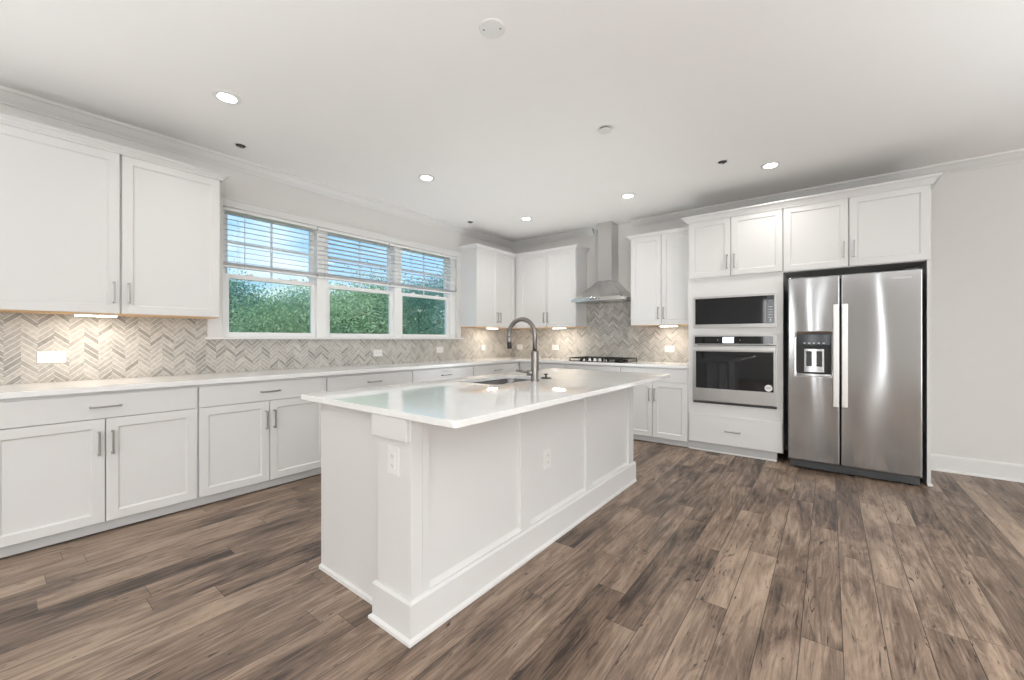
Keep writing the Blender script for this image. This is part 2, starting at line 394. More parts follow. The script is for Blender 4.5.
YD = -.633
def base_cabinet(label, loc, rotz, w, group, doors=2, x_from=0., toe=(0, 0), kind='doors', draw_pull=True):
    t = thing('base_cabinet', label, 'cabinet', loc, rotz, group)
    boxes('body', [(0, w, -.61, -.004, .070, .879)], 'cab', t)
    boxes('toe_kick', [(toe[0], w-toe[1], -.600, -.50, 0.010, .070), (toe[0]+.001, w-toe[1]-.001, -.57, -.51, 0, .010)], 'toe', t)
    g = .006; a = x_from+g; b = w-g
    d = slab_front('drawer_front', a, b, .7175, .862, YD, t)
    if draw_pull: pull(d, (a+b)/2, .790, YD, False)
    zt = .7125; zb = .076
    if doors == 2:
        m = (a+b)/2
        d1 = shaker('door', a, m-.0025, zb, zt, YD, t); pull(d1, m-.030, .566, YD, True)
        d2 = shaker('door', m+.0025, b, zb, zt, YD, t); pull(d2, m+.030, .566, YD, True)
    else:
        d1 = shaker('door', a, b, zb, zt, YD, t); pull(d1, b-.03, .566, YD, True)
    return t
CROWN = lambda z0, z1, p: [(0, z0), (.012, z0), (.012, z0+.009), (.016, z0+.011), (p*.50, z0+(z1-z0)*.42), (p*.66, z0+(z1-z0)*.62), (p*.88, z0+(z1-z0)*.74), (p*.88, z0+(z1-z0)*.80), (p, z0+(z1-z0)*.80), (p, z1), (0, z1)]
def wall_cabinet(label, loc, rotz, w, group, doors, hx, body=(0, None), crown=None, z0=1.381, z1=2.48, ctop=2.517, cp=.050, filler=None):
    t = thing('wall_cabinet', label, 'cabinet', loc, rotz, group)
    bw = body[1] if body[1] is not None else w
    boxes('body', [(body[0], bw, -.305, -.004, z0+.004, z1)], 'cab', t)
    boxes('bottom_panel', [(body[0]+.002, bw-.002, -.303, -.006, z0-.006, z0+.004)], 'maple', t)
    for (a, b), h in zip(doors, hx):
        d = shaker('door', a, b, z0, z1-.004, -.327, t); 
        if h is not None: pull(d, h, z0+.141, -.327, True)
    if filler: boxes('filler_strip', [(filler[0], filler[1], -.32, -.305, z0, z1)], 'cab', t)
    if crown: molding('crown_molding', crown, CROWN(z1-.008, ctop, cp), 'cab', t, -1)
    return t

# ------------------------------------------------------------------ setting
H = 2.79; RX = 9.0; RY = -10.0
def plane_box(name, b, mat): return struct(boxes(name, [b], mat))
plane_box('floor', (-.15, RX+.15, RY-.15, .15, -.1, 0), 'floor')
plane_box('ceiling', (-.15, RX+.15, RY-.15, .15, H, H+.12), 'ceiling')
WY0, WY1, WZ0, WZ1 = -4.11, -1.275, 1.222, 2.372
struct(boxes('wall_left', [(-.15, 0, RY, WY0, 0, H), (-.15, 0, WY1, 0, 0, H), (-.15, 0, WY0, WY1, 0, WZ0), (-.15, 0, WY0, WY1, WZ1, H)], 'wall'))
plane_box('wall_back', (-.15, RX, 0, .15, 0, H), 'wall')
# right and rear walls of the open-plan room, built solid
struct(boxes('wall_right', [(RX, RX+.15, RY, 0, 0, H)], 'wall'))
struct(boxes('wall_front', [(-.15, RX+.15, RY-.15, RY, 0, H)], 'wall'))
# wall crown, broken beside the hood chimney
WC = [(0, 2.708), (.012, 2.708), (.015, 2.716), (.040, 2.735), (.070, 2.768), (.082, 2.772), (.086, 2.782), (.086, H), (0, H)]
struct(molding('trim_1', [(0, RY), (0, 0), (1.50, 0)], WC, 'trim', None, -1))
struct(molding('trim_2', [(2.08, 0), (RX, 0)], WC, 'trim', None, -1))
BB = [(0, 0), (.014, 0), (.014, .132), (.010, .142), (.006, .147), (0, .147)]
struct(molding('baseboard_back', [(4.832, 0), (RX, 0)], BB, 'trim', None, -1))
struct(molding('baseboard_right', [(RX, 0), (RX, RY), (0, RY)], BB, 'trim', None, -1))
SHOE = [(.014, 0), (.028, 0), (.026, .010), (.020, .018), (.014, .020)]
struct(molding('trim_3', [(4.832, 0), (RX, 0)], SHOE, 'trim', None, -1))
# backsplash tile (two walls)
struct(boxes('backsplash_left', [(0, .008, -5.40, -4.215, .914, 1.381), (0, .008, -4.215, -1.185, .914, 1.203), (0, .008, -1.185, -.0, .914, 1.381)], 'tile'))
struct(boxes('backsplash_back', [(.008, 1.385, -.008, 0, .914, 1.381), (1.385, 2.172, -.008, 0, .914, 1.76), (2.172, 2.945, -.008, 0, .914, 1.381)], 'tile'))

# ---- window group: three double-hung units in one cased opening
def ring_boxes(y0, y1, z0, z1, x0, x1, s, sb=None, st=None):
    sb = s if sb is None else sb; st = s if st is None else st
    return [(x0, x1, y0, y0+s, z0, z1), (x0, x1, y1-s, y1, z0, z1), (x0, x1, y0+s, y1-s, z0, z0+sb), (x0, x1, y0+s, y1-s, z1-st, z1)]
WIN = [(-4.11, -3.211), (-3.211, -2.243), (-2.243, -1.275)]
GL = [(-4.035, -3.300), (-3.105, -2.345), (-2.160, -1.412)]
for i, ((a, b), (ga, gb)) in enumerate(zip(WIN, GL)):
    t = bpy.data.objects.new('window_%d' % (i+1), None); COL.objects.link(t); struct(t, ['double-hung window nearest the left wall cabinet', 'middle double-hung window over the counter', 'double-hung window nearest the corner'][i])
    fa, fb = ga-.042, gb+.042
    boxes('frame', ring_boxes(a, b, WZ0, WZ1, -.148, -.11, .012) + [(-.14, -.02, a, fa, WZ0, WZ1), (-.14, -.02, fb, b, WZ0, WZ1), (-.14, 0, fa, fb, WZ0, WZ0+.006), (-.14, 0, fa, fb, WZ1-.012, WZ1)], 'vinyl', t)
    lo = boxes('lower_sash', ring_boxes(fa, fb, 1.228, 1.790, -.088, -.055, .042, .040, .040), 'vinyl', t, .003)
    boxes('pane', [(-.073, -.070, ga, gb, 1.268, 1.750)], 'glass', lo)
    boxes('insect_screen', [(-.1305, -.130, ga, gb, 1.25, 1.77)], 'mesh', t)
    up = boxes('upper_sash', ring_boxes(fa, fb, 1.752, 2.360, -.122, -.090, .042, .040, .030), 'vinyl', t, .003)
    boxes('pane', [(-.107, -.104, ga, gb, 1.792, 2.335)], 'glass', up)
    mid = (ga+gb)/2
    boxes('muntin', [(-.101, -.094, mid-.009, mid+.009, 1.792, 2.335), (-.1005, -.0945, ga, gb, 2.070, 2.088)], 'vinyl', up)
    bm = bmesh.new(); 
    for yy in (ga+.17, gb-.17): bx(bm, -.078, -.058, yy-.028, yy+.028, 1.790, 1.801); bx(bm, -.070, -.050, yy-.004, yy+.022, 1.801, 1.808)
    link_mesh('sash_lock', bm, 'vinyl', lo, .002)
# casing: head, sides, mullion strips, stool
struct(boxes('trim_4', [(0, .019, -4.215, WY0+.006, 1.222, WZ1+.062), (0, .019, WY1-.006, -1.200, 1.222, WZ1+.062), (0, .019, WY0+.006, WY1-.006, WZ1-.006, WZ1+.062),
                        (0, .026, -4.213, -1.194, WZ1+.056, WZ1+.072)], 'trim', None, .003), 'white window casing')
struct(boxes('trim_5', [(-.057, -.046, -3.250, -3.172, 1.228, WZ1-.012), (-.057, -.046, -2.295, -2.190, 1.228, WZ1-.012)], 'trim', None, .003), 'white mullion strips')
struct(boxes('trim_6', [(-.05, .040, -4.232, -1.165, 1.203, 1.224)], 'trim', None, .005), 'white window stool')

# ---- blinds: one per window, raised half way
def blind(label, y0, y1, tilt, wand_y):
    t = thing('window_blind', label, 'blind', (-.018, (y0+y1)/2, 1.84), 0, 'white slatted blinds over the kitchen windows')
    h = (y1-y0)/2; zt = 2.358-1.84
    boxes('headrail', [(-.024, .024, -h, h, zt-.022, zt)], 'vinyl', t, .002)
    bm = bmesh.new(); n = 10; z0 = .052; z1 = zt-.048
    for k in range(n):
        z = z0+(z1-z0)*k/(n-1); dx = .021*math.cos(tilt); dz = .021*math.sin(tilt)
        for j in range(2):   # slightly crowned slat made of two strips
            p = [(-dx, -dz), (0, .002), (dx, dz)]
            (xa, za), (xb, zb) = p[j], p[j+1]
            v = [bm.verts.new(c) for c in ((xa, -h+.004, z+za), (xb, -h+.004, z+zb), (xb, h-.004, z+zb), (xa, h-.004, z+za), (xa, -h+.004, z+za+.0020), (xb, -h+.004, z+zb+.0020), (xb, h-.004, z+zb+.0020), (xa, h-.004, z+za+.0020))]
            for f in ((0, 1, 2, 3), (4, 7, 6, 5), (0, 4, 5, 1), (2, 6, 7, 3), (0, 3, 7, 4), (1, 5, 6, 2)): bm.faces.new([v[q] for q in f])
    for k in range(8):       # slats gathered on the bottom rail
        z = .018+k*.0030; bx(bm, -.024, .024, -h+.004, h-.004, z, z+.0024)
    link_mesh('slats', bm, 'blind', t)
    boxes('bottom_rail', [(-.025, .025, -h+.002, h-.002, 0, .017)], 'vinyl', t, .003)
    for yy in (-h+.13, h-.13):
        bm = bmesh.new()
        for xx in (-.025, .025): tube_into(bm, [(xx, yy, .015), (xx, yy, zt-.02)], .0011, 6)
        bx(bm, -.0255, .0255, yy-.001, yy+.001, .012, .0145); link_mesh('ladder_cord', bm, 'cord', t)
    tube('tilt_wand', [(.028, wand_y, zt-.02), (.029, wand_y, -.01)], .0035, 'blind', t, 8)
    bm = bmesh.new()
    for dy in (0, .02):
        yy = h-.05+dy; tube_into(bm, [(.028, yy, zt-.02), (.028, yy, -.05)], .0010, 6); lathe_into(bm, [(.002, -.05), (.006, -.056), (.007, -.078), (.003, -.082)], (.028, yy, 0), 10)
    link_mesh('pull_cord', bm, 'cord', t)
    return t
blind('white blind of open level slats beside the left wall cabinet', -4.104, -3.272, -.10, -.245)
blind('white blind of tilted slats hanging over the middle window', -3.262, -2.402, .16, -.36)
blind('white blind hanging over the window nearest the corner', -2.390, -1.280, .03, -.24)

# ------------------------------------------------------------------ outdoors: ground and trees
struct(boxes('ground', [(-70, -.16, -60, 40, -1.3, -1.2)], 'grass'))
def crown_mesh(seed, n, rx, rz, leaf, clusters):
    rnd = random.Random(seed); bm = bmesh.new(); cs = []
    for _ in range(clusters):
        a = rnd.uniform(0, 2*PI); hgt = rnd.uniform(-1, 1); rr = math.sqrt(max(0, 1-hgt*hgt))*rnd.uniform(.35, 1)
        cs.append(Vector((rr*math.cos(a)*rx, rr*math.sin(a)*rx, hgt*rz)))
    for k in range(n):
        c = cs[k % clusters]; s = rx*.30
        p = c+Vector((rnd.gauss(0, s), rnd.gauss(0, s), rnd.gauss(0, s*.75)))
        a = Vector((rnd.gauss(0, 1), rnd.gauss(0, 1), rnd.gauss(0, 1))).normalized(); b_ = a.orthogonal().normalized()
        l = leaf*rnd.uniform(.6, 1.4); w = l*.5
        m_ = p+a*l*.5
        v = [bm.verts.new(q) for q in (p, m_+b_*w*.5, p+a*l, m_-b_*w*.5)]
        bm.faces.new(v)
    return bm
def tree(label, loc, h, rx, rz, n, leaf, clusters, mat, seed, group):
    t = thing('tree', label, 'tree', loc, 0, group)
    rnd = random.Random(seed)
    bm = bmesh.new(); tube_into(bm, [(0, 0, 0), (.05, .03, h*.35), (-.05, .08, h*.7), (.05, 0, h*1.02)], [.13, .09, .04, .01], 8)
    for k in range(9):
        a = rnd.uniform(0, 2*PI); z = h*rnd.uniform(.4, .85)
        tube_into(bm, [(0, 0, z), (math.cos(a)*rx*.5, math.sin(a)*rx*.5, z+rx*.3), (math.cos(a)*rx*.9, math.sin(a)*rx*.9, z+rx*.45)], [.025, .014, .005], 5)
    link_mesh('trunk', bm, 'bark', t, smooth=True)
    o = link_mesh('foliage', crown_mesh(seed, n, rx, rz, leaf, clusters), mat, t); o.location = (0, 0, h-rz*.75)
    return t
GT = 'trees seen through the kitchen windows'
# view directions through the windows run from the camera towards -X and +Y
def at(px, dist):   # point on the ground in the direction the photo shows at column px
    r = (px-512)/F_PX; d = Vector((math.cos(YAW)*r-math.sin(YAW), math.sin(YAW)*r+math.cos(YAW)))
    return (cam.location.x+d.x*dist, cam.location.y+d.y*dist, -1.2)
LA = 'blue-green leafy tree standing beyond the windows'; LB = 'yellow-green leafy tree standing beyond the windows'
tp = tree(LA, at(230, 14), 3.9, 1.15, 1.7, 15000, .075, 46, 'leafA', 1, GT)
tq = tree(LB, at(272, 12.5), 3.0, 1.30, 1.15, 15000, .075, 60, 'leafB', 2, GT)
def tree_copy(src, px, dist, s, rz, sz=1.):
    c = copy_tree(src); c.location = at(px, dist); c.scale = (s, s, s*sz); c.rotation_euler.z = rz
    return c
for px, di, s, rz, sz, src in ((308, 15, 1.1, 2.2, .86, tp), (345, 13, 1.15, .7, .98, tq), (383, 14.5, 1.25, 3.1, .98, tq), (362, 18.5, 1.25, 1.3, .72, tp),
                               (418, 13.5, 1.1, 4.4, .84, tp), (450, 15.5, 1.2, 5.4, .88, tp), (254, 22, 1.5, 2.9, .66, tp), (290, 23, 1.6, 3.6, .8, tq),
                               (326, 22, 1.5, .4, .58, tp), (402, 20, 1.5, 3.3, .85, tq), (205, 17, 1.1, .2, 1.0, tq)):
    tree_copy(src, px, di, s, rz, sz)

# ------------------------------------------------------------------ left run (against the window wall)
RL = PI/2
GB = 'white base cabinets along the window wall'
def left_loc(y): return (0, y, 0)
base_cabinet('white base cabinet at the left edge, below the wide double outlet', left_loc(-5.381), RL, .940, GB)
base_cabinet('white base cabinet half hidden behind the left end of the island', left_loc(-4.441), RL, .942, GB)
base_cabinet('white base cabinet under the seam between the left and middle windows', left_loc(-3.499), RL, .951, GB)
base_cabinet('white base cabinet below the window nearest the corner', left_loc(-2.548), RL, .952, GB)
c = base_cabinet('white base cabinet at the corner, seen behind the island sink', left_loc(-1.596), RL, .945, GB)
boxes('corner_filler', [(.945, .984, -.6095, -.55, .092, .879)], 'cab', c)
GR = 'white base cabinets along the cooktop wall'
c = base_cabinet('white base cabinet between the corner and the cooktop, behind the faucet', (.64, 0, 0), 0, .745, GR)
boxes('corner_filler', [(-.030, 0, -.612, -.59, .092, .879)], 'cab', c)
base_cabinet('white base cabinet directly under the gas cooktop', (1.385, 0, 0), 0, .785, GR, draw_pull=False)
base_cabinet('white base cabinet between the cooktop and the oven tower', (2.170, 0, 0), 0, .773, GR, draw_pull=False)
ct = slab('countertop', [[(.009, -5.40), (.649, -5.40), (.649, -.649), (2.944, -.649), (2.944, -.009), (.009, -.009)]], .882, .914, 'quartz')
tag(ct, 'long white quartz countertop along the window wall and cooktop wall', 'countertop')

# wall cabinets
GW = 'white wall cabinets'
wall_cabinet('large white two-door wall cabinet left of the windows', (0, -5.425, 0), RL, 1.21, GW, [(.006, .623), (.635, 1.206)], [.593, .668],
             crown=[(0, -.004), (0, -.327), (1.21, -.327), (1.21, -.004)])
c1 = wall_cabinet('white wall cabinet between the windows and the corner', (0, -1.21, 0), RL, 1.205, GW, [(.004, .457), (.463, .872)], [.429, .492],
             crown=[(0, 0), (0, -.327), (.883, -.327)])
wall_cabinet('white wall cabinet between the corner and the range hood', (0, 0, 0), 0, 1.385, GW, [(.405, .8955), (.9005, 1.381)], [.865, .932], body=(.306, 1.385),
             crown=[(.327, -.327), (1.385, -.327), (1.385, 0)], filler=(.327, .402))
wall_cabinet('white wall cabinet between the range hood and the oven tower', (2.172, 0, 0), 0, .771, GW, [(.004, .382), (.388, .768)], [.352, .418],
             crown=[(0, 0), (0, -.327), (.771, -.327)])

# ------------------------------------------------------------------ oven tower
TX0, TX1 = 2.945, 3.818; W = TX1-TX0
t = thing('oven_cabinet', 'tall white cabinet housing the microwave and wall oven', 'cabinet', (TX0, 0, 0))
mo = (.066, .812, 1.330, 1.652); oo = (.066, .812, .530, 1.243)
boxes('body', [(0, .018, -.61, -.004, .092, 2.48), (W-.018, W, -.61, -.004, .092, 2.48), (.018, W-.018, -.022, -.004, .092, 2.48), (.018, W-.018, -.59, -.022, .092, .11),
               (.018, mo[0], -.61, -.59, .092, 2.48), (mo[1], W-.018, -.61, -.59, .092, 2.48),
               (mo[0], mo[1], -.61, -.59, .092, oo[2]), (mo[0], mo[1], -.61, -.59, oo[3], mo[2]), (mo[0], mo[1], -.61, -.59, mo[3], 2.48),
               (.018, W-.018, -.59, -.022, .500, oo[2]-.004), (.018, W-.018, -.59, -.022, oo[3]+.012, mo[2]-.004), (.018, W-.018, -.59, -.022, 1.80, 1.82), (.018, W-.018, -.59, -.022, 2.46, 2.48)], 'cab', t)
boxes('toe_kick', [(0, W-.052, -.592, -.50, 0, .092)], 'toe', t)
bm = bmesh.new(); bx(bm, 0, W-.052, -.602, -.592, 0, .016); link_mesh('shoe_molding', bm, 'trim', t, .003)
d1 = shaker('door', .014, .4185, 1.866, 2.474, YD, t); pull(d1, .388, 2.01, YD, True)
d2 = shaker('door', .4235, W-.004, 1.866, 2.474, YD, t); pull(d2, .455, 2.01, YD, True)
d = slab_front('drawer_front', .014, W-.006, .100, .398, YD, t); pull(d, .44, .245, YD, False)
molding('crown_molding', [(0, -.382), (0, -.633), (W, -.633)], CROWN(2.470, 2.535, .055), 'cab', t, -1)
# microwave
m = thing('microwave', 'built-in stainless microwave with black glass door above the wall oven', 'microwave', (TX0, 0, 0))
boxes('body', [(.09, .79, -.585, -.10, 1.350, 1.640)], 'dark', m)
x0, x1, z0, z1 = .058, .820, 1.322, 1.660
boxes('trim_kit', [(x0, x1, -.634, -.611, z0, z0+.040), (x0, x1, -.634, -.611, z1-.022, z1), (x0, x0+.016, -.634, -.611, z0+.040, z1-.022), (x1-.018, x1, -.634, -.611, z0+.040, z1-.022)], 'bright', m, .0015)
gx0, gx1, gz0, gz1 = x0+.017, x1-.019, z0+.041, z1-.023
boxes('door', [(gx0, gx1-.062, -.628, -.590, gz0, gz1)], 'bglass', m, .001)
cp = boxes('control_panel', [(gx1-.060, gx1, -.628, -.590, gz0, gz1)], 'panelglass', m, .001)
boxes('display', [(gx1-.052, gx1-.008, -.6286, -.628, gz1-.055, gz1-.025)], 'bglass', cp)
for r_ in range(5): boxes('key_label', [(gx1-.048, gx1-.014, -.6286, -.628, gz0+.056+r_*.026, gz0+.059+r_*.026)], 'print', cp)
for r_ in range(2): lathe('round_key', [(.006, 0), (.006, .0006)], 'print', cp, (gx1-.030, -.6288, gz0+.020+r_*.017), 12, 'Y')
# wall oven
m = thing('wall_oven', 'built-in stainless wall oven below the microwave', 'oven', (TX0, 0, 0))
x0, x1 = .055, .823
boxes('body', [(.09, .79, -.585, -.06, .55, 1.22)], 'dark', m)
cp = boxes('control_panel', [(x0, x1, -.637, -.611, 1.148, 1.252)], 'bright', m, .0015)
boxes('control_glass', [(x0+.018, x1-.030, -.6385, -.637, 1.157, 1.234)], 'bglass', cp)
boxes('display', [(x0+.292, x0+.395, -.6395, -.6385, 1.166, 1.226)], 'screen_lit', cp)
for xx in (.245, .452): lathe('touch_icon', [(.004, 0), (.004, .0006)], 'print', cp, (x0+xx, -.6391, 1.195), 10, 'Y')
dr = boxes('door', [(x0, x1, -.640, -.611, .545, 1.140)], 'bright', m, .002)
boxes('window', [(x0+.030, x1-.026, -.642, -.640, .682, 1.076)], 'bglass', dr, .0006)
boxes('handle', [(x0+.010, x1-.010, -.692, -.674, 1.090, 1.122), (x0+.03, x0+.055, -.675, -.640, 1.095, 1.117), (x1-.055, x1-.03, -.675, -.640, 1.095, 1.117)], 'handle_steel', dr, .003)
st = lathe('sticker', [(.033, 0), (.033, .0006)], 'sticker', dr, (x1-.068, -.6427, .722), 28, 'Y')
bm = bmesh.new(); bx(bm, x1-.090, x1-.046, -.6432, -.6428, .727, .731); bx(bm, x1-.086, x1-.050, -.6432, -.6428, .716, .719)
link_mesh('sticker_marks', bm, 'dark', st)
boxes('vent_strip', [(x0, x1, -.632, -.611, .520, .538)], 'dark', m, .001)

# ------------------------------------------------------------------ fridge surround
FX0, FX1 = 3.818, 4.830
t = thing('fridge_cabinet', 'white cabinet above the refrigerator with a full-height end panel', 'cabinet', (FX0, 0, 0))
W2 = FX1-FX0
boxes('body', [(0, W2-.024, -.61, -.004, 1.852, 2.48)], 'cab', t)
boxes('end_panel', [(W2-.024, W2, -.625, -.004, 0, 2.48)], 'cab', t, .001)
bm = bmesh.new(); bx(bm, W2, W2+.012, -.625, -.030, 0, .018); bx(bm, W2-.024, W2+.012, -.637, -.625, 0, .018); link_mesh('shoe_molding', bm, 'trim', t, .004)
md = .492
d1 = shaker('door', .006, md-.004, 1.858, 2.474, YD, t); pull(d1, md-.034, 2.01, YD, True)
d2 = shaker('door', md+.004, W2-.006, 1.858, 2.474, YD, t); pull(d2, md+.036, 2.01, YD, True)
molding('crown_molding', [(0, -.633), (W2, -.633), (W2, -.004)], CROWN(2.470, 2.535, .055), 'cab', t, -1)

# ------------------------------------------------------------------ refrigerator
t = thing('refrigerator', 'stainless side-by-side refrigerator with an ice and water dispenser', 'refrigerator', (3.866, 0, 0))
FW = .902
boxes('body', [(.006, FW-.006, -.672, -.04, .055, 1.752)], 'darkside', t, .004)
def bowed_door(name, x0, x1, z0, z1, hole=None, bow=.0015, th=.062):
    xs = sorted(set([x0, x0+.001, x0+.003, x0+.006, x0+.009, x0+.013, x1-.013, x1-.009, x1-.006, x1-.003, x1-.001, x1]+[x0+(x1-x0)*k/16 for k in range(1, 16)]+([hole[0], hole[1]] if hole else [])))
    zs = sorted(set([z0, z0+.001, z0+.004, z0+.008, z0+.013, z1-.013, z1-.008, z1-.004, z1-.001, z1]+[z0+(z1-z0)*k/24 for k in range(1, 24)]+([hole[2], hole[3]] if hole else [])))
    def y(x, z):
        u = (x-x0)/(x1-x0); e = min(x-x0, x1-x, z-z0, z1-z); r = .008
        rd = 0 if e >= r else r-math.sqrt(max(0, r*r-(r-e)**2))
        return -.735-bow*math.sin(PI*u)+rd+.0009*math.sin(z*3.1+x*9)*math.sin(PI*u)
    bm = bmesh.new(); V = {}
    def gv(i, j):
        if (i, j) not in V: V[i, j] = bm.verts.new((xs[i], y(xs[i], zs[j]), zs[j]))
        return V[i, j]
    for i in range(len(xs)-1):
        for j in range(len(zs)-1):
            if hole and hole[0]-1e-6 <= xs[i] and xs[i+1] <= hole[1]+1e-6 and hole[2]-1e-6 <= zs[j] and zs[j+1] <= hole[3]+1e-6: continue
            f = bm.faces.new((gv(i, j), gv(i+1, j), gv(i+1, j+1), gv(i, j+1))); f.smooth = True
    nb = [e for e in bm.edges if e.is_boundary]
    for e in nb:
        a, b_ = e.verts
        inner = hole and all(hole[0]-1e-4 <= v.co.x <= hole[1]+1e-4 and hole[2]-1e-4 <= v.co.z <= hole[3]+1e-4 for v in (a, b_))
        yb = -.682 if not inner else -.684
        bm.faces.new((a, b_, bm.verts.new((b_.co.x, yb, b_.co.z)), bm.verts.new((a.co.x, yb, a.co.z))))
    bmesh.ops.remove_doubles(bm, verts=bm.verts, dist=1e-5)
    v = [bm.verts.new(p) for p in ((x0, -.682, z0), (x1, -.682, z0), (x1, -.682, z1), (x0, -.682, z1))]; bm.faces.new(v)
    return link_mesh(name, bm, 'steel', t)
hole = (.068, .322, .880, 1.252)
fz = bowed_door('freezer_door', 0, .380, .086, 1.775, hole)
fd = bowed_door('refrigerator_door', .388, FW, .086, 1.775)
dp = boxes('dispenser', [(hole[0], hole[1], -.690, -.684, hole[2], hole[3])], 'black', fz)
boxes('dispenser_controls', [(hole[0]+.001, hole[1]-.001, -.736, -.690, 1.150, hole[3]-.001)], 'panelglass', dp, .003)
bm = bmesh.new()
for k in range(5): bx(bm, hole[0]+.05+k*.035, hole[0]+.066+k*.035, -.7366, -.736, 1.166, 1.172)
link_mesh('control_marks', bm, 'print', dp)
boxes('paddle', [(hole[0]+.052, hole[0]+.205, -.712, -.690, .900, 1.118)], 'steel', dp, .004)
boxes('paddle_pad', [(hole[0]+.070, hole[0]+.112, -.717, -.712, .955, 1.095), (hole[0]+.146, hole[0]+.188, -.717, -.712, .955, 1.095)], 'dark', dp, .003)
boxes('drip_tray', [(hole[0]-.002, hole[1]+.002, -.742, -.690, hole[2]-.012, hole[2]+.010)], 'steel', dp, .003)
for (p, xc) in ((fz, .354), (fd, .413)):
    boxes('handle', [(xc-.021, xc+.021, -.804, -.786, .610, 1.512), (xc-.012, xc+.012, -.788, -.735, .640, .670), (xc-.012, xc+.012, -.788, -.735, 1.452, 1.482)], 'handle_steel', p, .004)
text('brand_mark', 'Whirlpool', .030, (FW-.125, -.7395, 1.712), FACE_Y, 'sticker', fd)
boxes('kick_grille', [(.012, FW-.012, -.700, -.672, .014, .080)] + [(.05+k*.2, .20+k*.2, -.704, -.700, .030, .036) for k in range(4)] + [(.05+k*.2, .20+k*.2, -.704, -.700, .050, .056) for k in range(4)], 'dark', t, .002)
for xx in (.06, FW-.06): lathe('foot', [(.02, 0), (.02, .02), (.012, .02), (.012, .06)], 'black', t, (xx, -.66, 0), 14)
boxes('hinge_cover', [(.02, .10, -.73, -.62, 1.752, 1.786)], 'dark', t, .004)
boxes('hinge_cover', [(FW-.10, FW-.02, -.73, -.62, 1.752, 1.786)], 'dark', t, .004)

# ------------------------------------------------------------------ range hood
def hood():
    t = thing('range_hood', 'stainless chimney range hood mounted over the gas cooktop', 'range hood', (1.77, 0, 0))
    cx0, cx1, cy = -.098, .098, -.228
    boxes('chimney', [(cx0, cx1, cy, -.002, 2.37, 2.789)], 'hood', t, .0015)
    boxes('chimney_sleeve', [(cx0-.003, cx1+.003, cy-.003, -.002, 1.995, 2.372)], 'hood', t, .0015)
    def outline(w, dside, dfront, n=20):
        pts = [(-w, -.002)]
        for k in range(6): pts.append((-w, -.002-(dside-.002)*(k+1)/6.))
        for k in range(1, n):
            u = k/n; pts.append((-w+2*w*u, -dside-(dfront-dside)*math.sin(PI*u)))
        for k in range(7): pts.append((w, -dside+(dside-.002)*k/6.))
        return pts
    lv = []
    NL = 12
    o0 = outline(.375, .475, .525); o1 = outline(.101, .231, .231)
    bm = bmesh.new(); rings = []
    def ring(pts, z): return [bm.verts.new((x, y, z)) for x, y in pts]
    rings.append(ring(o0, 1.708)); rings.append(ring(o0, 1.744))
    for k in range(1, NL+1):
        s = k/NL; q = s**.86
        rings.append(ring([(a[0]+(b[0]-a[0])*q, a[1]+(b[1]-a[1])*q) for a, b in zip(o0, o1)], 1.744+(2.0-1.744)*s))
    n = len(o0)
    for ri, (a, b) in enumerate(zip(rings, rings[1:])):
        for k in range(n-1):
            f = bm.faces.new((a[k], a[k+1], b[k+1], b[k])); f.smooth = ri > 0 and 7 <= k < n-8
    bm.faces.new(rings[0]); bm.faces.new(rings[-1])
    for a, b in zip(rings, rings[1:]): bm.faces.new((a[0], b[0], b[n-1], a[n-1]))
    link_mesh('canopy', bm, 'hood', t)
    boxes('filter', [(-.33, -.01, -.42, -.06, 1.702, 1.7085)], 'steel', t, .001); boxes('filter', [(.01, .33, -.42, -.06, 1.702, 1.7085)], 'steel', t, .001)
    bm = bmesh.new()
    for k in range(4): lathe_into(bm, [(.007, 0), (.006, -.006)], (-.06+k*.04, -.524, 1.726), 12, 'Y')
    link_mesh('control_button', bm, 'dark', t)
hood()

# ------------------------------------------------------------------ cooktop
t = thing('gas_cooktop', 'black gas cooktop with five steel knobs set in the counter', 'cooktop', (1.785, -.31, .914))
boxes('cooktop_plate', [(-.381, .381, -.255, .255, 0, .008)], 'bglass', t, .003)
for bxp, byp, br in ((-.25, .12, .045), (-.25, -.10, .04), (0, .06, .06), (.25, .12, .045), (.25, -.10, .04)):
    b_ = lathe('burner', [(br, 0), (br, .012), (br*.8, .014), (br*.8, .022), (br*.75, .026)], 'iron', t, (bxp, byp, .008), 24)
for g0 in (-.375, -.122, .131):
    g1 = g0+.244; bm = bmesh.new(); zt = .046
    y0, y1 = (-.235, .235) if abs(g0+.122) > .01 else (-.115, .235)
    for (a, b, c_, d_) in ((g0, g1, y0, y0+.012), (g0, g1, y1-.012, y1), (g0, g0+.012, y0, y1), (g1-.012, g1, y0, y1), ((g0+g1)/2-.006, (g0+g1)/2+.006, y0, y1), (g0, g1, (y0+y1)/2-.006, (y0+y1)/2+.006)):
        bx(bm, a, b, c_, d_, zt-.012, zt)
    for xx in (g0, g1-.012):
        for yy in (y0, y1-.012): bx(bm, xx, xx+.012, yy, yy+.012, .008, zt-.012)
    link_mesh('grate', bm, 'iron', t, .002)
for k in range(5):
    lathe('knob', [(.024, 0), (.024, .006), (.018, .010), (.016, .034), (.013, .036)], 'chrome', t, (-.163+k*.0725, -.205, .008), 20)

